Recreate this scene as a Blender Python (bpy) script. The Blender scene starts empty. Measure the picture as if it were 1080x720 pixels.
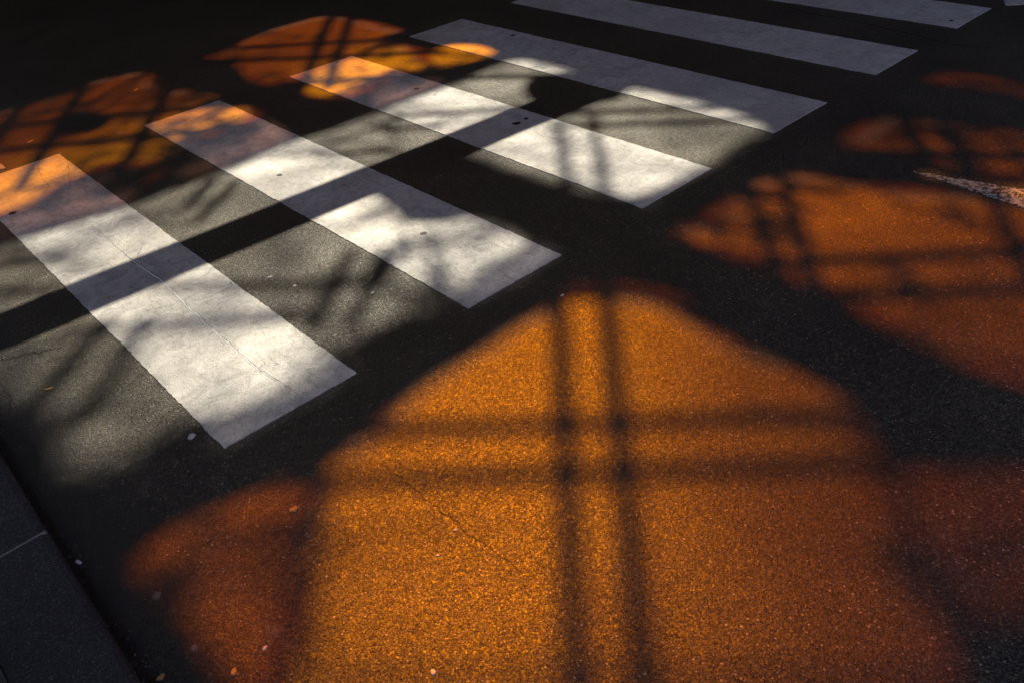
import bpy, bmesh, math, random
from mathutils import Vector, Matrix

random.seed(11)
S = bpy.context.scene
COL = S.collection

# ------------------------------------------------------------------ camera
PW, PH, F = 1080.0, 720.0, 872.763
CAM = Vector((-0.5161, -2.0926, 1.7271))
RV = Vector((0.72939, -0.67896, -0.08365))
UV = Vector((0.45397, 0.38893, 0.80165))
FV = Vector((0.51176, 0.62269, -0.59191))
cd = bpy.data.cameras.new('camera')
cd.sensor_fit = 'HORIZONTAL'
cd.sensor_width = 36.0
cd.lens = 36.0 * F / PW
cd.clip_start = 0.02
cd.clip_end = 1000
cam = bpy.data.objects.new('camera', cd)
COL.objects.link(cam)
cam.matrix_world = Matrix(((RV.x, UV.x, -FV.x, CAM.x), (RV.y, UV.y, -FV.y, CAM.y),
                           (RV.z, UV.z, -FV.z, CAM.z), (0, 0, 0, 1)))
S.camera = cam

# ------------------------------------------------------------------ sky, sun, exposure
SUN_AZ, SUN_EL = math.radians(36.4), math.radians(49.0)    # azimuth from +Y towards +X
SDIR = Vector((math.sin(SUN_AZ) * math.cos(SUN_EL), math.cos(SUN_AZ) * math.cos(SUN_EL), math.sin(SUN_EL)))
w = bpy.data.worlds.new('World')
S.world = w
w.use_nodes = True
nt = w.node_tree
nt.nodes.clear()
sky = nt.nodes.new('ShaderNodeTexSky')
sky.sky_type = 'NISHITA'
sky.sun_disc = False
sky.sun_elevation = SUN_EL
sky.sun_rotation = SUN_AZ
sky.ozone_density = 2.0
bg = nt.nodes.new('ShaderNodeBackground')
bg.inputs[1].default_value = 0.15
wo = nt.nodes.new('ShaderNodeOutputWorld')
nt.links.new(sky.outputs[0], bg.inputs[0])
nt.links.new(bg.outputs[0], wo.inputs[0])
sl = bpy.data.lights.new('sun', 'SUN')
sl.energy = 5.0
sl.angle = math.radians(0.58)
sl.color = (1.0, 0.92, 0.78)
so = bpy.data.objects.new('sun', sl)
COL.objects.link(so)
so.rotation_euler = (-SDIR).to_track_quat('-Z', 'Y').to_euler()
S.view_settings.view_transform = 'Standard'
S.view_settings.look = 'None'
S.view_settings.gamma = 1
S.view_settings.use_curve_mapping = False
S.view_settings.exposure = 1.35
S.cycles.max_bounces = 8
S.cycles.transparent_max_bounces = 16


# ------------------------------------------------------------------ helpers
def G(px, py, z=0.0):
    """Point of the street at height z seen at a photograph pixel."""
    d = FV + RV * ((px - PW / 2) / F) + UV * ((PH / 2 - py) / F)
    t = (z - CAM.z) / d.z
    return CAM + d * t


def lift(p, z):
    """Follow the sun ray from a ground point up to height z."""
    return Vector((p.x, p.y, 0)) + SDIR * (z / SDIR.z)


def link(name, me, mat=None, parent=None):
    o = bpy.data.objects.new(name, me)
    COL.objects.link(o)
    if mat is not None:
        me.materials.append(mat)
    if parent is not None:
        o.parent = parent
    return o


def bm_obj(name, bm, mat, parent=None, smooth=False):
    me = bpy.data.meshes.new(name)
    bmesh.ops.recalc_face_normals(bm, faces=bm.faces[:])
    bm.to_mesh(me)
    bm.free()
    if smooth:
        for p in me.polygons:
            p.use_smooth = True
    return link(name, me, mat, parent)


def tag(o, label=None, cat=None, group=None, kind=None):
    if label: o['label'] = label
    if cat: o['category'] = cat
    if group: o['group'] = group
    if kind: o['kind'] = kind
    return o


def empty(name, loc=(0, 0, 0)):
    o = bpy.data.objects.new(name, None)
    o.empty_display_size = 0.1
    o.location = loc
    COL.objects.link(o)
    return o


def box(bm, a, b):
    vs = [bm.verts.new((x, y, z)) for z in (a[2], b[2]) for x, y in ((a[0], a[1]), (b[0], a[1]), (b[0], b[1]), (a[0], b[1]))]
    for f in ((3, 2, 1, 0), (4, 5, 6, 7), (0, 1, 5, 4), (1, 2, 6, 5), (2, 3, 7, 6), (3, 0, 4, 7)):
        bm.faces.new([vs[i] for i in f])


def prism(bm, pts, z0, z1, bottom=True):
    n = len(pts)
    lo = [bm.verts.new((p[0], p[1], z0)) for p in pts]
    hi = [bm.verts.new((p[0], p[1], z1)) for p in pts]
    bm.faces.new(hi)
    if bottom: bm.faces.new(lo[::-1])
    for i in range(n):
        j = (i + 1) % n
        bm.faces.new((lo[i], lo[j], hi[j], hi[i]))


def bar(bm, a, b, width, height):
    """Rectangular bar from a to b (top at their z)."""
    d = (b - a); d.z = 0; d.normalize()
    n = Vector((-d.y, d.x, 0)) * width / 2
    vs = []
    for dz in (-height, 0):
        for p, s in ((a, -1), (b, -1), (b, 1), (a, 1)):
            vs.append(bm.verts.new(p + n * s + Vector((0, 0, dz))))
    for f in ((3, 2, 1, 0), (4, 5, 6, 7), (0, 1, 5, 4), (1, 2, 6, 5), (2, 3, 7, 6), (3, 0, 4, 7)):
        bm.faces.new([vs[i] for i in f])


def tube(bm, pts, radii, n=8):
    rings = []
    for i, p in enumerate(pts):
        d = (pts[min(i + 1, len(pts) - 1)] - pts[max(i - 1, 0)]).normalized()
        u = d.cross(Vector((0.31, 0.2, 0.93))).normalized()
        v = d.cross(u)
        r = radii[i] if hasattr(radii, '__len__') else radii
        rings.append([bm.verts.new(p + (u * math.cos(t) + v * math.sin(t)) * r)
                      for t in (2 * math.pi * k / n for k in range(n))])
    for a, b in zip(rings, rings[1:]):
        for k in range(n):
            bm.faces.new((a[k], a[(k + 1) % n], b[(k + 1) % n], b[k]))
    bm.faces.new(rings[0][::-1])
    bm.faces.new(rings[-1])


def smooth_loop(pts, sub=5):
    out = []
    n = len(pts)
    for i in range(n):
        p0, p1, p2, p3 = (Vector(pts[(i + k) % n]) for k in (-1, 0, 1, 2))
        for s in range(sub):
            t = s / sub
            out.append(0.5 * ((2 * p1) + (p2 - p0) * t + (2 * p0 - 5 * p1 + 4 * p2 - p3) * t * t
                              + (3 * p1 - p0 - 3 * p2 + p3) * t ** 3))
    return out


# ------------------------------------------------------------------ materials
class N:
    """Tiny node-graph helper."""
    def __init__(self, name):
        self.m = bpy.data.materials.new(name)
        self.m.use_nodes = True
        self.t = self.m.node_tree
        self.t.nodes.clear()
        self.out = self.t.nodes.new('ShaderNodeOutputMaterial')
        self.geo = self.t.nodes.new('ShaderNodeNewGeometry')

    def n(self, typ, ins=None, **kw):
        x = self.t.nodes.new(typ)
        for k, v in kw.items(): setattr(x, k, v)
        for k, v in (ins or {}).items():
            if isinstance(v, bpy.types.NodeSocket): self.t.links.new(v, x.inputs[k])
            else: x.inputs[k].default_value = v
        return x

    @property
    def pos(self): return self.geo.outputs['Position']

    def noise(self, scale, detail=3, rough=.55, vec=None, dist=0.0):
        return self.n('ShaderNodeTexNoise', {'Vector': vec or self.pos, 'Scale': scale, 'Detail': detail,
                                             'Roughness': rough, 'Distortion': dist}).outputs['Fac']

    def ramp(self, fac, stops):
        r = self.n('ShaderNodeValToRGB', {0: fac})
        e = r.color_ramp.elements
        while len(e) < len(stops): e.new(0.5)
        for k, (p, c) in enumerate(stops):
            e[k].position = p
            e[k].color = (c, c, c, 1) if isinstance(c, (int, float)) else (*c, 1)
        return r.outputs[0]

    def mix(self, fac, a, b, mode='MIX'):
        x = self.t.nodes.new('ShaderNodeMix')
        x.data_type = 'RGBA'
        x.blend_type = mode
        for sock, v in ((x.inputs[0], fac), (x.inputs[6], a), (x.inputs[7], b)):
            if isinstance(v, bpy.types.NodeSocket): self.t.links.new(v, sock)
            elif isinstance(v, (int, float)) and sock.type == 'RGBA': sock.default_value = (v, v, v, 1)
            elif isinstance(v, (tuple, list)): sock.default_value = (*v[:3], 1)
            else: sock.default_value = v
        return x.outputs[2]

    def math(self, op, a, b=0.0):
        return self.n('ShaderNodeMath', {0: a, 1: b}, operation=op).outputs[0]

    def bump(self, h, strength, dist, normal=None):
        d = {'Height': h, 'Strength': strength, 'Distance': dist}
        if normal is not None: d['Normal'] = normal
        return self.n('ShaderNodeBump', d).outputs[0]

    def pbr(self, color, rough, normal=None, spec=0.5, metal=0.0):
        d = {'Base Color': color if isinstance(color, bpy.types.NodeSocket) else (*color, 1), 'Roughness': rough,
             'Specular IOR Level': spec, 'Metallic': metal}
        if normal is not None: d['Normal'] = normal
        b = self.n('ShaderNodeBsdfPrincipled', d)
        self.t.links.new(b.outputs[0], self.out.inputs[0])
        return self.m


def stones(g, scale):
    v = g.n('ShaderNodeTexVoronoi', {'Vector': g.pos, 'Scale': scale, 'Randomness': 1.0})
    c = g.n('ShaderNodeSeparateColor', {0: v.outputs['Color']})
    return v.outputs['Distance'], c.outputs[0], c.outputs[1]


def asphalt_parts(g):
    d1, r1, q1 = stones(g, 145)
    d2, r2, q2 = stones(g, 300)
    warp = g.noise(2.2, 4, .6)
    patch = g.noise(0.7, 5, .6)
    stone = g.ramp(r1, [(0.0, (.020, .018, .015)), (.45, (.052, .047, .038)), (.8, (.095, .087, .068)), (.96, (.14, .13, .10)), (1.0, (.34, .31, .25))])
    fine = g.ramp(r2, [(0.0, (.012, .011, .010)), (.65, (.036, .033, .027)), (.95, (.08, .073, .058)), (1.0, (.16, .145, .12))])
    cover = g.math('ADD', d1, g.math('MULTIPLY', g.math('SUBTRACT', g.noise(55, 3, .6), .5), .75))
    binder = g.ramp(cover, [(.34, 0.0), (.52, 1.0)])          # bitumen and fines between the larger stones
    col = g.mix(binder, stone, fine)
    col = g.mix(1.0, col, g.ramp(warp, [(.3, .72), (.7, 1.2)]), 'MULTIPLY')
    col = g.mix(1.0, col, g.ramp(patch, [(.35, .8), (.65, 1.15)]), 'MULTIPLY')
    col = g.mix(1.0, col, (1.0, .93, .78), 'MULTIPLY')        # warm, sandy aggregate
    h1 = g.ramp(d1, [(0.0, 1.0), (.4, .8), (.62, 0.0)])
    h1 = g.math('MULTIPLY', h1, g.ramp(q1, [(0, .15), (1, 1.0)]))
    h2 = g.math('MULTIPLY', g.ramp(d2, [(0.0, 1.0), (.6, 0.0)]), q2)
    h = g.math('ADD', h1, g.math('MULTIPLY', h2, .5))
    h = g.math('ADD', h, g.math('MULTIPLY', g.noise(95, 3, .6), .5))
    rough = g.ramp(r2, [(0, .36), (.5, .49), (1, .66)])
    return col, h, rough


def mat_asphalt():
    g = N('asphalt')
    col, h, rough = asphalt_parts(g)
    # darker strip in the gutter along the kerb, with a wavy edge
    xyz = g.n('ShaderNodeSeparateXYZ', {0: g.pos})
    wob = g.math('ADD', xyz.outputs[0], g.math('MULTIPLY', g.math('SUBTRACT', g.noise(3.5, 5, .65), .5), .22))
    gutter_tone = g.n('ShaderNodeMapRange', {0: wob, 1: -.37, 2: -.24, 3: 1.0, 4: 0.0}).outputs[0]
    col = g.mix(g.math('MULTIPLY', gutter_tone, .75), col, (.012, .011, .010))
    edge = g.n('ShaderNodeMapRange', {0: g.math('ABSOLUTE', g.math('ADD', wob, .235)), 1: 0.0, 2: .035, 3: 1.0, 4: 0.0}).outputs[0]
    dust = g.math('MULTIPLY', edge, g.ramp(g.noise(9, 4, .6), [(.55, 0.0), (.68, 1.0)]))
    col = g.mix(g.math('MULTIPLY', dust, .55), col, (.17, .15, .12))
    n = g.bump(h, 1.0, .0030)
    n = g.bump(g.noise(1.1, 4), .35, .02, n)
    return g.pbr(col, rough, n, .5)


def mat_paint(name='road_paint', wear=.335, wearscale=26):
    g = N(name)
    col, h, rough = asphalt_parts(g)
    tone = g.ramp(g.noise(3.2, 6, .68, dist=.6), [(.3, (.40, .39, .37)), (.5, (.53, .52, .495)), (.72, (.64, .63, .60))])
    sc = g.ramp(g.noise(11, 8, .74, dist=1.6), [(.36, .62), (.5, .92), (.62, 1.08)])
    mp = g.n('ShaderNodeMapping', {'Vector': g.pos, 'Scale': (26, 6, 1), 'Rotation': (0, 0, .5)}).outputs[0]
    sc2 = g.ramp(g.noise(1.0, 6, .72, vec=mp, dist=2.2), [(.31, .58), (.44, 1.0)])
    tone = g.mix(1.0, tone, sc, 'MULTIPLY')
    tone = g.mix(1.0, tone, sc2, 'MULTIPLY')
    tone = g.mix(1.0, tone, g.ramp(g.noise(190, 3, .7), [(.34, .50), (.48, 1.0)]), 'MULTIPLY')
    dirt = g.ramp(g.noise(1.7, 5, .62, dist=1.0), [(.42, 0.0), (.7, .55)])
    tone = g.mix(dirt, tone, (.36, .34, .315))
    hole = g.ramp(g.math('ADD', g.math('MULTIPLY', g.noise(wearscale, 6, .72), .75), g.math('MULTIPLY', g.noise(160, 2), .25)),
                  [(wear, 1.0), (wear + .045, 0.0)])
    c = g.mix(hole, tone, col)
    r = g.ramp(g.noise(40, 3), [(.3, .5), (.7, .68)])
    n = g.bump(h, .45, .002)
    n = g.bump(g.noise(75, 6, .72), .28, .003, n)
    n = g.bump(g.noise(6, 4, .6, dist=.8), .3, .006, n)
    return g.pbr(c, r, n, .45)


def mat_plain(name, c0, c1, rough, scale=40, bump=.3, spec=.4, metal=0.0):
    g = N(name)
    f = g.noise(scale, 5, .65)
    return g.pbr(g.ramp(f, [(.3, c0), (.7, c1)]), rough, g.bump(f, bump, .004), spec, metal)


def mat_granite():
    g = N('granite')
    d, r, q = stones(g, 330)
    c = g.ramp(r, [(0, (.018, .018, .02)), (.6, (.038, .037, .04)), (.92, (.06, .058, .06)), (1, (.16, .15, .15))])
    c = g.mix(1.0, c, g.ramp(g.noise(4, 5, .65), [(.3, .65), (.7, 1.2)]), 'MULTIPLY')
    return g.pbr(c, .72, g.bump(g.noise(150, 4, .7), .35, .003), .3)


def mat_gel(name, c0, c1, scale, fade=None):
    """Light filter for the added gobo, unevenly tinted; each of its two faces takes half of the tint.
    fade = (a, b): falloff of the light put into the tint, from c1 at point a to c0 at point b."""
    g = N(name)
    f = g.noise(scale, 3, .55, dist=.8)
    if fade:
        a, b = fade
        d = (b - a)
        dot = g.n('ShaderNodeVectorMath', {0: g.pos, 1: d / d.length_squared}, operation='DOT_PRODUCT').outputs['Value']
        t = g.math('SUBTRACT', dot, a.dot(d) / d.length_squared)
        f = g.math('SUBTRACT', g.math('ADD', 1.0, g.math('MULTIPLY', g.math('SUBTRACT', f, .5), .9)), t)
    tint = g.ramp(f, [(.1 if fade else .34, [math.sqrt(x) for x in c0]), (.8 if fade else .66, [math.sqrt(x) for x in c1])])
    tr = g.n('ShaderNodeBsdfTransparent', {0: tint})
    gl = g.n('ShaderNodeBsdfGlossy', {'Color': (1, 1, 1, 1), 'Roughness': .03})
    fr = g.n('ShaderNodeFresnel', {'IOR': 1.3})
    mx = g.n('ShaderNodeMixShader', {0: fr.outputs[0], 1: tr.outputs[0], 2: gl.outputs[0]})
    g.t.links.new(mx.outputs[0], g.out.inputs[0])
    return g.m


M_ASPH = mat_asphalt()
M_PAINT = mat_paint()
M_WORN = mat_paint('worn_paint', .475, 40)
M_GRAN = mat_granite()
M_PAVE = mat_plain('pavement_slab', (.025, .025, .026), (.06, .058, .056), .8, 60)
M_MORTAR = mat_plain('mortar', (.16, .15, .15), (.30, .28, .27), .9, 90)
M_STEEL = mat_plain('painted_steel', (.03, .031, .034), (.05, .05, .053), .5, 20, .1)
M_GOBO = mat_plain('gobo_sheet', (.03, .03, .032), (.06, .058, .055), .6, 6, .1)
M_WALL = mat_plain('dark_render', (.03, .029, .028), (.06, .057, .053), .9, 3, .4)
M_BARK = mat_plain('bark', (.04, .03, .022), (.10, .08, .06), .9, 30, .6)
M_TAR = mat_plain('tar', (.010, .009, .009), (.03, .027, .026), .55, 200, .3)
M_CRACK = mat_plain('crack_dirt', (.006, .006, .006), (.02, .018, .017), .95, 200, .4)
M_GRIT = mat_plain('grit', (.10, .09, .08), (.34, .31, .27), .7, 400, .2)
M_LEAF = mat_plain('dry_leaf', (.30, .17, .04), (.55, .36, .12), .6, 200, .4)
M_CHIP = mat_plain('pale_chip', (.42, .40, .36), (.68, .65, .60), .7, 150, .4)
M_CLEAN = mat_plain('clean_paint', (.74, .73, .71), (.84, .83, .81), .6, 120, .2)
M_DULL = mat_plain('dull_flake', (.07, .065, .06), (.17, .155, .14), .85, 150, .4)
M_PAPER = mat_plain('paper', (.62, .62, .64), (.78, .78, .80), .7, 100, .2)
HC = 8.4          # height of the added light gobo
G_AMBER = mat_gel('amber_gel', (.92, .17, .002), (1.0, .33, .003), .8)
G_FADE = mat_gel('fading_amber_gel', (.34, .070, .0003), (1.0, .285, .0005), .9, (lift(G(520, 520), HC), lift(G(1010, 660), HC)))
G_DEEP = mat_gel('deep_orange_gel', (.34, .070, .0002), (.82, .185, .0004), 2.4, (lift(G(860, 220), HC), lift(G(1060, 380), HC)))
G_CLEAR = mat_gel('pale_grey_gel', (.25, .245, .235), (.90, .87, .80), 2.4)
G_HAZE = mat_gel('grey_edge_gel', (.14, .135, .135), (.34, .33, .31), 3.0)
G_RIM = mat_gel('rust_edge_gel', (.16, .022, .0002), (.42, .070, .0004), 3.0)
G_GREY = mat_gel('dark_grey_gel', (.05, .048, .054), (.12, .113, .117), 3.0)
G_PLUM = mat_gel('plum_gel', (.06, .035, .035), (.17, .085, .06), 2.4)
G_FAR = mat_gel('dark_amber_gel', (.26, .048, .0002), (.86, .29, .0006), 3.6, (lift(Vector((.8, 2.45, 0)), HC), lift(Vector((.8, 3.3, 0)), HC)))
G_HONEY = mat_gel('honey_gel', (.50, .17, .02), (.95, .36, .05), 3.0)
G_LOBE = mat_gel('russet_gel', (.20, .038, .0002), (.56, .115, .0004), 3.0)
G_RUST = mat_gel('rust_gel', (.34, .066, .0005), (.80, .17, .001), 2.6)
G_SMOKE = mat_gel('smoky_gel', (.08, .013, .0005), (.26, .045, .001), 1.6)

# ------------------------------------------------------------------ road, pavement, kerb
KX = -0.52        # street face of the kerb
KW = 0.215
KH = 0.12
bm = bmesh.new()
xs = [-60, -8, -3, -1, KX - .02] + [KX + .02 + .4 * k for k in range(28)] + [14, 30, 140]
ys = [-90, -20, -8] + [-4 + .4 * k for k in range(36)] + [14, 30, 110]
grid = [[bm.verts.new((x, y, 0)) for y in ys] for x in xs]
for i in range(len(xs) - 1):
    for j in range(len(ys) - 1):
        bm.faces.new((grid[i][j], grid[i + 1][j], grid[i + 1][j + 1], grid[i][j + 1]))
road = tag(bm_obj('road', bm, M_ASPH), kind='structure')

bm = bmesh.new()
box(bm, (-4.6, -40, -.1), (KX - KW - .004, 60, KH - .012))
tag(bm_obj('pavement', bm, M_PAVE), kind='structure')


def kerb_stone(y0, y1, label):
    bm = bmesh.new()
    prof = [(KX, 0), (KX, KH - .018), (KX - .006, KH - .006), (KX - .018, KH), (KX - KW + .008, KH), (KX - KW, KH - .008), (KX - KW, 0)]
    n = max(2, int((y1 - y0) / .04))
    rows = []
    for k in range(n + 1):
        y = y0 + (y1 - y0) * k / n
        nick = abs(random.gauss(0, .007)) if random.random() < .07 else 0.0
        rows.append([bm.verts.new((x + random.gauss(0, .0008) - (nick if 1 <= i <= 3 else 0), y,
                                   z + (random.gauss(0, .0007) - (nick * .7 if 1 <= i <= 3 else 0) if z > 0 else -.01))) for i, (x, z) in enumerate(prof)])
    for a, b in zip(rows, rows[1:]):
        for i in range(len(prof) - 1):
            bm.faces.new((a[i], a[i + 1], b[i + 1], b[i]))
    bm.faces.new(rows[0]); bm.faces.new(rows[-1][::-1])
    o = bm_obj('kerb_stone', bm, M_GRAN)
    return tag(o, label, 'kerb stone', 'dark kerb stones edging the road')


JY = -0.068
kerb_stone(JY + .006, JY + 1.2, 'dark granite kerb stone at the left edge, beyond the pale mortar joint')
kerb_stone(JY - 1.2, JY - .006, 'dark granite kerb stone in the lower left corner, before the pale mortar joint')
for k in range(1, 7):
    kerb_stone(JY + 1.2 * k + .006, JY + 1.2 * (k + 1) - .002, 'dark granite kerb stone further up the street, beside the lit asphalt')
    kerb_stone(JY - 1.2 * (k + 1) + .002, JY - 1.2 * k - .006, 'dark granite kerb stone behind the viewer')
bm = bmesh.new()
box(bm, (KX - KW + .004, JY - .0062, .0), (KX - .003, JY + .0062, KH - .003))
tag(bm_obj('mortar_joint', bm, M_MORTAR), 'thin pale mortar joint crossing the dark kerb at the lower left', 'mortar joint')


# ------------------------------------------------------------------ zebra crossing
def ragged(pts, step=.02, amp=.0008):
    out = []
    n = len(pts)
    for i in range(n):
        a, b = Vector(pts[i]), Vector(pts[(i + 1) % n])
        L = (b - a).length
        k = max(1, int(L / step))
        nrm = Vector((-(b - a).y, (b - a).x)).normalized()
        lo = 0
        for s in range(k):
            lo = .7 * lo + random.gauss(0, amp)
            p = a.lerp(b, s / k)
            chip = abs(random.gauss(0, .0022)) if random.random() < .05 else 0
            out.append(p + nrm * (lo + chip if s else 0))
    return out


def stripe(corners, label, mat=None, amp=.0009, name='zebra_stripe', group='white zebra crossing stripes'):
    bm = bmesh.new()
    prism(bm, ragged([(c.x, c.y) for c in corners], .007, amp), -.002, .0035, bottom=False)
    o = bm_obj(name, bm, mat or M_PAINT)
    return tag(o, label, 'road marking', group)


P, SW, SL = 1.0085, 0.5, 3.022
zl = ['white zebra stripe nearest the kerb, split by a long crack',
      'second white zebra stripe from the kerb, its near tip beside the big orange patch',
      'third white zebra stripe from the kerb, with the largest tar spot',
      'fourth white zebra stripe from the kerb, mostly shaded with slivers of sun',
      'fifth white zebra stripe from the kerb, wholly in bluish shade',
      'sixth, farthest zebra stripe, a dim bluish band cut by the top edge']
zebra = []
for k in range(6):
    x = k * P
    top = SL
    zebra.append(stripe([Vector((x, 0, 0)), Vector((x + SW, 0, 0)), Vector((x + SW, top, 0)), Vector((x, top, 0))], zl[k]))
# scraps of other markings
a = G(1055, -6); b = G(1061, 6.5); c = G(1085, 4.5); d = G(1095, -14)
stripe([a, b, c, d], 'small pale scrap of road paint in the top right corner', M_PAINT, .003, 'paint_scrap', None)
a = G(-9, 165); b = G(-7, 181); c = G(6.5, 178)
stripe([b, c, a], 'small orange lit scrap of road paint at the left edge above the first stripe', M_PAINT, .001, 'paint_scrap', None)
a = G(962.5, 181); b = G(1120, 233); c = G(1120, 207.5)
stripe([a, b, c], 'worn flaking wedge of white line at the right edge, lit orange', M_WORN, .0025, 'worn_line', None)


# long split in the first stripe: a dark groove with a raised pale lip
def strip_mesh(pts, widths, z, name, mat, parent, peak=0.0):
    bm = bmesh.new()
    L, R_, C = [], [], []
    for i, p in enumerate(pts):
        d = (pts[min(i + 1, len(pts) - 1)] - pts[max(i - 1, 0)]); d.z = 0; d.normalize()
        n = Vector((-d.y, d.x, 0)) * widths[i] / 2
        L.append(bm.verts.new((p.x + n.x, p.y + n.y, z)))
        R_.append(bm.verts.new((p.x - n.x, p.y - n.y, z)))
        C.append(bm.verts.new((p.x, p.y, z + peak * widths[i] / max(widths))))
    for i in range(len(pts) - 1):
        bm.faces.new((L[i], L[i + 1], C[i + 1], C[i]))
        bm.faces.new((C[i], C[i + 1], R_[i + 1], R_[i]))
    return bm_obj(name, bm, mat, parent)


def jag(pix, n, amp, smooth_=.6):
    pts = []
    segs = len(pix) - 1
    lo = 0
    for k in range(n + 1):
        t = k / n * segs
        i = min(int(t), segs - 1)
        a_, b_ = G(*pix[i]), G(*pix[i + 1])
        p = a_.lerp(b_, t - i)
        d = (b_ - a_).normalized()
        lo = smooth_ * lo + random.gauss(0, amp)
        pts.append(p + Vector((-d.y, d.x, 0)) * lo)
    return pts


cp = jag([(97, 238), (128, 266), (170, 295), (212, 336), (262, 381), (316, 418)], 110, .0015)
wd = [max(.0012, .0055 * (.35 + .65 * math.sin(math.pi * min(1, max(0, (k / 110 - .18) / .82)))) * random.uniform(.5, 1.2)) for k in range(111)]
strip_mesh(cp, [x * .62 for x in wd], .0041, 'crack', M_CRACK, zebra[0])
lip = [p + Vector((-.0042, -.001, 0)) for p in cp[28:-6]]
strip_mesh(lip, [max(.005, x * 1.9) for x in wd[28:-6]], .0038, 'raised_lip', M_CLEAN, zebra[0], .005)
for pix, wmax, n in (([(38, 140 + 22), (44, 182), (52, 199)], .002, 14), ([(72, 168), (75, 199)], .0018, 12), ([(150, 262), (142, 276)], .0016, 8)):
    q = jag(pix, n, .004)
    strip_mesh(q, [wmax * random.uniform(.5, 1) for _ in q], .0041, 'hairline_crack', M_CRACK, zebra[0])
for pix, wmax, n in (([(-6, 381), (20, 376), (44, 371), (68, 365)], .006, 40), ([(815, 2), (850, 14), (905, 23), (958, 36), (1000, 47), (1060, 52)], .011, 70),
                     ([(395, 484), (450, 525), (505, 568), (560, 612)], .0022, 60), ([(2, 402), (14, 420), (10, 438)], .004, 20), ([(640, 22), (700, 33), (760, 41)], .006, 30)):
    q = jag(pix, n, .004)
    strip_mesh(q, [wmax * (.3 + .7 * math.sin(math.pi * (k + .5) / len(q))) * random.uniform(.6, 1.1) for k in range(len(q))], .0012, 'crack', M_CRACK, road)


# ------------------------------------------------------------------ small things lying on the street
def blob(name, px, py, rpx, mat, label, cat, h=.004, z=None, asp=1.0, rot=0.0, n=14, curl=0.0):
    c = G(px, py)
    r = (G(px + rpx * .86, py) - c).length
    if z is None:
        x = c.x % P
        z = .0032 if (0 <= c.y <= SL and x < SW and c.x > 0) else 0.0
    bm = bmesh.new()
    ring = []
    for k in range(n):
        t = 2 * math.pi * k / n
        rr = r * random.uniform(.78, 1.12)
        p = Vector((math.cos(t) * rr, math.sin(t) * rr * asp, 0))
        p.rotate(Matrix.Rotation(rot, 3, 'Z'))
        ring.append(p)
    lo = [bm.verts.new((p.x, p.y, curl * abs(p.x) / r)) for p in ring]
    mid = [bm.verts.new((p.x * .8, p.y * .8, h * random.uniform(.7, 1.1) + curl * abs(p.x) / r * .7)) for p in ring]
    top = bm.verts.new((0, 0, h))
    for k in range(n):
        j = (k + 1) % n
        bm.faces.new((lo[k], lo[j], mid[j], mid[k]))
        bm.faces.new((mid[k], mid[j], top))
    bm.faces.new(lo[::-1])
    o = bm_obj(name, bm, mat)
    o.location = (c.x, c.y, z)
    return tag(o, label, cat)


for px, py, r, lab in ((295, 185.5, 4, 'small dark tar spot on the second zebra stripe, above the straight shadow'),
                       (447, 247, 5, 'dark tar spot on the sunlit near half of the second zebra stripe'),
                       (545, 131, 6, 'largest dark tar spot, inside the straight shadow on the third zebra stripe'),
                       (555, 126, 4, 'faint tar spot just behind the largest one on the third zebra stripe'),
                       (439.5, 94.5, 4, 'small dark tar spot near the amber end of the third zebra stripe'),
                       (13.5, 225.5, 5, 'small dark tar spot on the orange lit end of the first zebra stripe'),
                       (541, 38, 3.5, 'small dark tar spot on the shaded far half of the fourth zebra stripe'),
                       (1003, 22.5, 4, 'small dark tar spot near the corner of the last zebra stripe')):
    blob('tar_spot', px, py, r, M_TAR, lab, 'tar spot', .0016, asp=.85, rot=random.uniform(0, 3))

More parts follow.
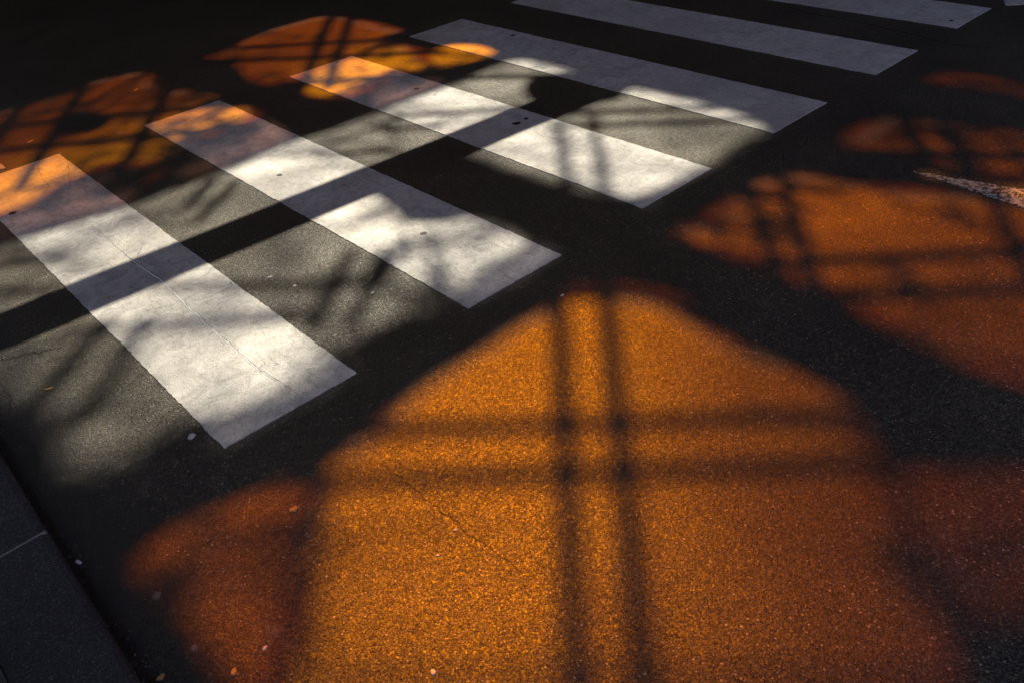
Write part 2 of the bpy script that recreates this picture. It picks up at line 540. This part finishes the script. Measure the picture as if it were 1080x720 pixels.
for name, px, py, r, mat, lab, cat, h, asp, rot in (
        ('dry_leaf', 52, 410, 6, M_LEAF, 'narrow yellow dry leaf on the sunlit asphalt left of the first stripe', 'leaf', .004, .33, -.5),
        ('pale_chip', 202, 460, 6, M_CHIP, 'pale flat chip lying beside the near left corner of the first stripe', 'chip', .005, .7, .5),
        ('paper_scrap', 83, 592.5, 5, M_PAPER, 'tiny white paper scrap in the dark gutter beside the kerb', 'paper scrap', .004, .5, -1.2),
        ('dry_leaf', 310, 537, 6, M_LEAF, 'small pale dry leaf at the left edge of the big orange patch', 'leaf', .005, .75, .2),
        ('dry_leaf', 247, 708.5, 6, M_LEAF, 'curled dry leaf at the bottom edge, left of the big orange patch', 'leaf', .005, .6, .9),
        ('pale_chip', 457, 708.5, 4.5, M_CHIP, 'round pale chip at the bottom edge in the big orange patch', 'chip', .004, .8, 1.0),
        ('pale_chip', 480.5, 558.5, 4, M_CHIP, 'short white chip in the middle of the big orange patch', 'chip', .003, .35, -.6),
        ('pale_chip', 461.5, 585.5, 3.5, M_CHIP, 'white chip just below left of another in the middle of the big orange patch', 'chip', .003, .4, -.7),
        ('pale_chip', 279.5, 683, 4, M_CHIP, 'pale chip in the reddish lower left part of the orange patch', 'chip', .003, .6, .4),
        ('pale_chip', 285, 292.5, 3.5, M_CHIP, 'white chip on asphalt between first and second stripes, left of its twin', 'chip', .003, .6, .1),
        ('pale_chip', 311, 302, 3, M_CHIP, 'round white chip on asphalt between first and second stripes, right of its twin', 'chip', .004, .9, .1),
        ('pale_chip', 393, 309, 3, M_CHIP, 'tiny white chip on the asphalt below the second stripe', 'chip', .003, .6, .1),
        ('dry_leaf', 32, 150, 4, M_LEAF, 'small pale leaf in the dim orange light above the first stripe', 'leaf', .004, .5, .3),
        ('dry_leaf', 143, 95.5, 4, M_LEAF, 'small bright leaf in the dim orange light above the second stripe', 'leaf', .004, .5, .6),
        ('dull_flake', 165, 628, 7, M_DULL, 'larger dull flake at the edge of the dark gutter', 'flake', .003, .8, .6),
        ('dry_leaf', 170, 714, 6, M_LEAF, 'dull leaf at the bottom edge close to the kerb', 'leaf', .004, .6, .2),
        ('leaf_scrap', 79, 577, 5, M_BARK, 'brown leaf scrap in the gutter, just above the white paper scrap', 'leaf', .006, .5, .3),
        ('leaf_scrap', 73, 586, 3.5, M_BARK, 'tiny brown leaf scrap against the kerb, left of the white paper scrap', 'leaf', .005, .6, 1.9),
        ('leaf_scrap', 326, 566, 3.5, M_DULL, 'dull scrap below the pale leaf at the left edge of the big orange patch', 'leaf', .004, .6, .4),
        ('dull_flake', 205, 683, 6, M_DULL, 'dull flake in the reddish dim light, lower left of the picture', 'flake', .003, .7, 1.4),
        ('pale_chip', 593, 311.5, 3, M_CHIP, 'tiny white chip on dark asphalt beyond the tip of the second stripe', 'chip', .003, .5, .1)):
    blob(name, px, py, r, mat, lab, cat, h, asp=asp, rot=rot, curl=.003 if name == 'dry_leaf' else 0)

# loose grit, nobody could count it
bm = bmesh.new()
rg = random.Random(5)
for k in range(380):
    px, py = rg.uniform(-40, 1110), 720 * (rg.random() ** .8) + rg.uniform(-20, 30)
    c = G(px, py)
    x = c.x % P
    if c.x < KX + .01 or (-.02 <= c.y <= SL + .02 and x < SW + .01 and c.x > -.01): continue
    r = rg.choice((.0008, .001, .0013, .0013, .0018, .0024))
    m = Matrix.Translation((c.x, c.y, r * .5)) @ Matrix.Rotation(rg.uniform(0, 6), 4, 'Z') @ Matrix.Diagonal((r * rg.uniform(.8, 1.8), r, r * .7, 1))
    bmesh.ops.create_icosphere(bm, subdivisions=1, radius=1, matrix=m)
for k in range(260):          # a drift of it along the gutter
    c = Vector((KX + abs(rg.gauss(.02, .08)), rg.uniform(-1.2, 2.2), 0))
    r = rg.choice((.001, .0014, .002))
    bmesh.ops.create_icosphere(bm, subdivisions=1, radius=1, matrix=Matrix.Translation((c.x, c.y, r * .5)) @ Matrix.Diagonal((r * 1.3, r, r * .7, 1)))
tag(bm_obj('grit', bm, M_GRIT), 'loose pale grit scattered over the road', 'grit', kind='stuff')

# ------------------------------------------------------------------ unseen gobo added overhead, its openings shaped after the light patches
WHITE = [(-70, 285), (-30, 268), (33, 250), (90, 233), (133, 219), (187, 197), (240, 178), (300, 153), (345, 138), (387, 122), (427, 108), (470, 91), (515, 72),
         (548, 63), (590, 71), (640, 87), (700, 99), (760, 114), (800, 130), (805, 145), (775, 163), (738, 184), (700, 202), (662, 210), (625, 207), (585, 196),
         (540, 182), (510, 170), (470, 160), (440, 163), (428, 183), (412, 205), (420, 222), (455, 226), (500, 228), (538, 240), (556, 257), (540, 272), (508, 287), (490, 305),
         (470, 322), (440, 335), (405, 346), (370, 366), (345, 392), (300, 418), (255, 436), (215, 446), (185, 456), (150, 476), (140, 492), (100, 506), (70, 503),
         (58, 484), (52, 462), (30, 442), (0, 425), (-70, 400)]
BIG = [(556, 335), (578, 322), (600, 315), (650, 313), (690, 317), (728, 336), (772, 357), (822, 382), (872, 407), (904, 430), (922, 458), (938, 505), (960, 570), (986, 640), (1012, 705),
       (1000, 760), (800, 790), (500, 800), (290, 770), (293, 705), (302, 640), (318, 570), (334, 520), (345, 492), (372, 466), (402, 438), (450, 402), (505, 367)]
LOWLEFT = [(333, 505), (315, 570), (299, 640), (290, 705), (284, 752), (240, 716), (212, 680), (180, 642), (150, 612), (142, 588), (170, 562), (215, 540), (268, 518), (305, 502)]
APEX = [(575, 322), (590, 305), (640, 297), (700, 305), (730, 322), (700, 318), (650, 310), (605, 313)]
RIGHTDIM = [(950, 500), (1010, 490), (1100, 500), (1130, 600), (1090, 650), (1020, 660), (985, 610)]
RIGHT = [(712, 243), (745, 222), (775, 203), (815, 186), (850, 183), (900, 190), (960, 195), (1020, 206), (1110, 226), (1180, 250), (1170, 430), (1080, 408), (1030, 394), (970, 368), (915, 338),
         (870, 310), (815, 292), (765, 270), (725, 255)]
LOBE = [(886, 152), (908, 131), (940, 124), (985, 127), (1040, 134), (1120, 146), (1130, 196), (1060, 190), (1010, 183), (960, 170), (915, 163)]
SLIVER = [(975, 84), (1000, 76), (1040, 80), (1110, 94), (1110, 108), (1050, 98), (1000, 92)]
TOP = [(218, 60), (240, 51), (266, 39), (302, 27), (340, 18), (378, 21), (405, 26), (424, 33), (408, 38), (402, 43), (424, 47), (446, 53), (451, 64), (444, 76), (424, 81), (398, 92), (374, 104), (345, 107), (322, 99), (306, 86), (284, 91), (264, 85), (254, 73), (238, 66)]
TOPDIM = [(452, 55), (478, 48), (505, 49), (520, 56), (512, 62), (485, 68), (465, 72), (452, 70)]
FARLEFT = [(-80, 155), (-30, 130), (0, 119), (50, 104), (100, 86), (152, 77), (168, 88), (205, 98), (245, 104), (272, 118), (262, 133), (232, 142), (210, 151), (185, 166), (155, 178), (118, 176), (88, 190),
           (55, 206), (25, 221), (-20, 236), (-80, 262)]
BETWEEN = [(978, 181), (1010, 188), (1060, 194), (1130, 202), (1160, 215), (1160, 234), (1110, 223), (1050, 207), (1005, 195), (975, 187)]
TIPA = [(218, 450), (257, 440), (303, 422), (349, 396), (372, 369), (384, 382), (372, 398), (318, 430), (270, 456), (238, 474), (214, 466), (190, 459)]
TIPB = [(494, 308), (512, 290), (543, 276), (560, 259), (575, 258), (594, 269), (555, 294), (496, 327), (483, 328), (476, 324)]
TIPC = [(664, 214), (703, 206), (741, 187), (756, 179), (698, 213), (680, 221)]
VIOA = [(-20, 240), (25, 225), (55, 210), (88, 194), (118, 180), (150, 182), (133, 215), (90, 229), (33, 246), (-20, 262)]
VIOB = [(190, 170), (215, 155), (262, 137), (276, 124), (305, 148), (240, 174), (194, 191)]
VIOC = [(400, 96), (424, 85), (448, 79), (466, 88), (427, 104), (388, 117)]
HOLE = [(56, 133), (66, 125), (95, 119), (118, 124), (112, 133), (92, 141), (66, 142)]
MIDDIM = [(120, 186), (150, 184), (178, 172), (172, 186), (150, 196), (130, 196)]


def plane_loop(pix, z, sub=5):
    return smooth_loop([tuple(lift(G(*p), z)) for p in pix], sub)


gobo = tag(empty('light_gobo', (3, 6, 0)), 'unseen gobo with coloured panes, added to cast the light pattern on the road', 'gobo')
inv = Matrix.Translation((-3, -6, 0))


def cpart(name, bm, mat):
    bm.transform(inv)
    return bm_obj(name, bm, mat, gobo)


cu = bpy.data.curves.new('gobo_outline', 'CURVE')
cu.dimensions = '2D'
cu.fill_mode = 'BOTH'
cu.extrude = .02


def spline(pts):
    s = cu.splines.new('POLY')
    s.points.add(len(pts) - 1)
    for q, p in zip(s.points, pts): q.co = (p[0], p[1], 0, 1)
    s.use_cyclic_u = True


X0, X1, Y0, Y1 = -2.2, 13.6, -4.6, 34.0
spline([(X0, Y0), (X1, Y0), (X1, Y1), (X0, Y1)])
for pix in (WHITE, BIG, LOWLEFT, APEX, RIGHTDIM, RIGHT, LOBE, SLIVER, TOP, TOPDIM, FARLEFT, MIDDIM, BETWEEN, TIPA, TIPB, TIPC, VIOA, VIOB, VIOC):
    spline(plane_loop(pix, HC))
tmp = bpy.data.objects.new('tmp', cu)
COL.objects.link(tmp)
dg = bpy.context.evaluated_depsgraph_get()
me = bpy.data.meshes.new_from_object(tmp.evaluated_get(dg))
bpy.data.objects.remove(tmp)
me.transform(inv @ Matrix.Translation((0, 0, HC)))
me.materials.clear()
link('gobo_mask', me, M_GOBO, gobo)
# a small opaque patch inside the far-left opening, added for its shadow
bm = bmesh.new(); prism(bm, plane_loop(HOLE, HC - .55, 4), HC - .58, HC - .55); cpart('shadow_patch', bm, M_GOBO)


def pane(pix, mat, name='gel_pane', z=HC - .035, rim=None, rimw=.05):
    bm = bmesh.new()
    lp = [Vector((p[0], p[1])) for p in plane_loop(pix, z)]
    n = len(lp)
    area = sum(lp[i].x * lp[(i + 1) % n].y - lp[(i + 1) % n].x * lp[i].y for i in range(n))
    sg = .025 if area > 0 else -.025
    pts = []
    for i in range(n):
        d = (lp[(i + 1) % n] - lp[i - 1]).normalized()
        pts.append(lp[i] + Vector((d.y, -d.x)) * sg)
    if rim is None:
        prism(bm, pts, z - .008, z)
        return cpart(name, bm, mat)
    inner = []
    for i in range(n):
        d = (lp[(i + 1) % n] - lp[i - 1]).normalized()
        w_ = rimw * (.75 + .6 * math.sin(i * .37) * math.sin(i * .11 + 1))
        inner.append(lp[i] - Vector((d.y, -d.x)) * (w_ if sg > 0 else -w_))
    prism(bm, inner, z - .008, z)
    o = cpart(name, bm, mat)
    br = bmesh.new()                      # darker filter edging all round, fading the rim of the light patch
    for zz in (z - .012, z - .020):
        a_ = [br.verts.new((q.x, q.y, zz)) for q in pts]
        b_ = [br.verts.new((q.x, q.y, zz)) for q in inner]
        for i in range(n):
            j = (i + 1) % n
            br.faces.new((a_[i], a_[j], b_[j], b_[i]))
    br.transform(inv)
    me_ = bpy.data.meshes.new('edge_gel')
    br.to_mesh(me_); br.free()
    link('edge_gel', me_, rim, gobo)
    return o


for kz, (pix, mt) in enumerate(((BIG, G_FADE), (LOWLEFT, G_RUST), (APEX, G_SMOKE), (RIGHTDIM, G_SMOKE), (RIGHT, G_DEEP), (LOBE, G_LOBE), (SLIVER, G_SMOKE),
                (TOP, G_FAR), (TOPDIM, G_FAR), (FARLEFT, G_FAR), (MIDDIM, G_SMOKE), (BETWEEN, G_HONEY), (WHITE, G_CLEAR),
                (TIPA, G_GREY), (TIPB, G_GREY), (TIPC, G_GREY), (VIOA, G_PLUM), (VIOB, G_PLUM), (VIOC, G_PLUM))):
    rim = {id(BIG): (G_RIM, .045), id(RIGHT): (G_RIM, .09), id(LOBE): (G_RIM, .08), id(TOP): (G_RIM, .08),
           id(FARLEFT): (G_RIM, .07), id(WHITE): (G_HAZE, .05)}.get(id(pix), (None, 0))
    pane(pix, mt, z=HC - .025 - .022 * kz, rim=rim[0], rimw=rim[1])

# bars added to cast dark lines: (pixel line on the street, width of the bar)
zb = HC - .45


def shadow_slats(lines, width):
    global zb
    for k, (p, q) in enumerate(lines):
        z = zb - .007 * (k % 9)
        bm = bmesh.new()
        bar(bm, lift(G(*p), z), lift(G(*q), z), width, .006)
        cpart('shadow_slat', bm, M_STEEL)


shadow_slats([((588, 290), (612, 800)), ((637, 285), (688, 800)),            # big opening, two uprights
          ((330, 457), (950, 436)), ((300, 509), (960, 489))], .070)
shadow_slats([((280, 722), (1020, 716))], .03)
shadow_slats([((786, 190), (826, 300)), ((824, 180), (862, 310)),            # right opening
          ((770, 281), (1180, 258)), ((840, 316), (1180, 299)), ((1042, 200), (1090, 300))], .075)
shadow_slats([((950, 120), (985, 180)), ((994, 118), (1022, 192)), ((880, 160), (1130, 168))], .09)
shadow_slats([((352, 10), (315, 100)), ((372, 12), (345, 95)), ((225, 52), (450, 40)), ((225, 66), (470, 55)), ((300, 90), (430, 81))], .085)
shadow_slats([((-60, 140), (270, 108)), ((-60, 165), (260, 134)), ((95, 80), (20, 200)), ((185, 82), (110, 210)), ((30, 100), (-40, 200))], .09)
shadow_slats([((116, 335), (20, 445)), ((160, 332), (80, 450)), ((250, 190), (205, 236)), ((228, 188), (190, 226)),   # open bay over the crossing
          ((60, 352), (345, 334)), ((150, 303), (400, 300)), ((372, 262), (325, 352)), ((402, 266), (368, 350)), ((-60, 314), (60, 306)), ((-40, 290), (70, 268))], .066)
shadow_slats([((588, 128), (600, 200)), ((624, 122), (640, 205)), ((580, 120), (770, 114)), ((600, 134), (800, 127)), ((415, 125), (560, 113)), ((400, 138), (470, 133)),
          ((470, 84), (640, 78)), ((330, 165), (420, 158))], .066)
shadow_slats([((376, 232), (408, 226)), ((430, 250), (400, 300)), ((452, 245), (470, 310))], .06)

# round-ended plates added to cast the two dark blobs
for pix in ([(552, 92), (566, 83), (595, 80), (635, 84), (662, 93), (655, 104), (628, 110), (600, 117), (575, 114), (556, 104)],
            [(395, 180), (440, 172), (500, 172), (533, 184), (534, 205), (505, 226), (470, 236), (430, 236), (412, 220), (392, 205)]):
    bm = bmesh.new(); prism(bm, plane_loop(pix, HC - .61, 4), HC - .64, HC - .61); cpart('shadow_plate', bm, M_GOBO)
# posts holding up the added gobo
for x, y in ((-1.6, -4.2), (-1.6, 9.5), (-1.6, 21.5), (-1.6, 33.5), (13.2, -4.2), (13.2, 9.5), (13.2, 21.5), (13.2, 33.5)):
    bm = bmesh.new(); box(bm, (x - .12, y - .12, 0.05 if x < 0 else -.01), (x + .12, y + .12, HC - .02)); cpart('post', bm, M_STEEL)

# twigs and leaves added above the gobo to break up the edges of light
rc = random.Random(21)
breakup = tag(empty('light_breakup', (3, 6, HC + .05)), 'unseen twigs and leaves added to break up the edges of the light', 'breakup')
cinv = Matrix.Translation((-3, -6, -HC - .05))
bs, bl = bmesh.new(), bmesh.new()


def leaf(p, r):
    a_ = rc.uniform(0, 6.28)
    u = Vector((math.cos(a_), math.sin(a_), rc.uniform(-.4, .4))).normalized()
    v = u.cross(Vector((rc.uniform(-.5, .5), rc.uniform(-.5, .5), 1))).normalized()
    n = u.cross(v).normalized()
    out = [(-1, 0, 0), (-.45, .5, .1), (.2, .55, .12), (1.1, 0, 0), (.2, -.55, .12), (-.45, -.5, .1)]
    vs = [bl.verts.new(p + (u * x + v * y + n * z) * r) for x, y, z in out]
    bl.faces.new((vs[0], vs[1], vs[2], vs[3]))
    bl.faces.new((vs[0], vs[3], vs[4], vs[5]))


def runner(p, ang, length, leaves, size, zlift=.4):
    pts = [p.copy()]
    st = .07
    for _ in range(int(length / st)):
        ang += rc.gauss(0, .28)
        q = pts[-1] + Vector((math.cos(ang) * st, math.sin(ang) * st, rc.gauss(0, .02)))
        q.z = min(max(q.z, HC + .06), HC + zlift)
        pts.append(q)
    if len(pts) < 3: return
    r0 = rc.uniform(.008, .022)
    tube(bs, pts, [r0 * (1 - .6 * i / len(pts)) for i in range(len(pts))], 5)
    for _ in range(leaves):
        q = pts[rc.randrange(len(pts))]
        leaf(q + Vector((rc.gauss(0, .05), rc.gauss(0, .05), rc.uniform(.02, .12))), size * rc.uniform(.6, 1.3))


for pix, count, leaves, size, along in ((FARLEFT, 75, 9, .036, 1.0), (TOP, 38, 10, .040, .7), (TOPDIM, 7, 6, .03, .4), (LOBE, 18, 11, .034, .5), (RIGHT, 20, 9, .034, .6), (LOWLEFT, 16, 9, .026, .35),
                                        (WHITE, 75, 5, .022, .8), (SLIVER, 6, 5, .04, .5), (RIGHTDIM, 5, 6, .025, .4)):
    ring = [Vector((q[0], q[1])) for q in plane_loop(pix, HC, 4)]
    cen = sum(ring, Vector((0, 0))) / len(ring)
    for _ in range(count):
        q = ring[rc.randrange(len(ring))]
        d = (cen - q)
        start = q - d.normalized() * .05
        runner(Vector((start.x, start.y, HC + rc.uniform(.06, .25))), math.atan2(d.y, d.x) + rc.gauss(0, .9), along * rc.uniform(.4, 1.3), leaves, size)
for q, count in (((945, 560), 4), ((1000, 700), 3), ((330, 560), 3), ((890, 425), 3), ((760, 350), 2)):
    b0 = lift(G(*q), HC)
    for _ in range(count):
        runner(b0 + Vector((rc.gauss(0, .06), rc.gauss(0, .06), .1)), rc.uniform(0, 6.28), .35, 7, .02)
bs.transform(cinv); bl.transform(cinv)
tag(bm_obj('breakup_twigs', bs, M_BARK, breakup), kind='stuff')
M_GREEN = mat_plain('breakup_leaf', (.03, .06, .015), (.08, .12, .03), .6, 30, .2)
tag(bm_obj('breakup_leaves', bl, M_GREEN, breakup), kind='stuff')

# unseen bar added on a post: its shadow is the straight dark band
HB = 2.6
gb = tag(empty('shadow_bar', (-1.3, 3.0, KH - .02)), 'unseen steel bar on a post, added to cast the straight shadow over the crossing', 'shadow bar')
o_inv = Matrix.Translation((1.3, -3.0, -KH + .02))
pa, pb = lift(G(0, 355), HB), lift(G(650, 88), HB)
dr = (pb - pa).normalized()
pa = pa - dr * ((pa.x + 1.3) / dr.x)
bm = bmesh.new(); bar(bm, pa, pb, .235, .10); bm.transform(o_inv); bm_obj('arm', bm, M_STEEL, gb)
bm = bmesh.new(); box(bm, (-1.42, pa.y - .1, KH - .03), (-1.2, pa.y + .1, HB - .11)); bm.transform(o_inv); bm_obj('post', bm, M_STEEL, gb)

# ------------------------------------------------------------------ unseen walls added to block sky light and bounce red light
bm = bmesh.new(); box(bm, (-6.0, -6, 0), (-4.6, 45, 14))
bw = tag(bm_obj('unseen_wall', bm, M_WALL), 'unseen dark wall added on the kerb side to block sky light', 'wall')
bm = bmesh.new(); box(bm, (-12, 36, 0), (40, 40, 12))
tag(bm_obj('unseen_wall', bm, M_WALL), 'unseen dark wall added beyond the crossing to block sky light', 'wall')
bm = bmesh.new(); box(bm, (14, -30, 0), (18, 36, 14))
tag(bm_obj('unseen_wall', bm, M_WALL), 'unseen dark wall added on the far side of the road to block sky light', 'wall')
M_BOUNCE = mat_plain('red_bounce_wall', (.27, .10, .125), (.37, .155, .18), .9, 2, .4)
bm = bmesh.new(); box(bm, (-4.4, -19, 0), (13.8, -16, 9))  # added out of view, throws reddish bounce into the shade
tag(bm_obj('unseen_wall', bm, M_BOUNCE), 'unseen red wall added behind the viewer to bounce reddish light', 'wall')
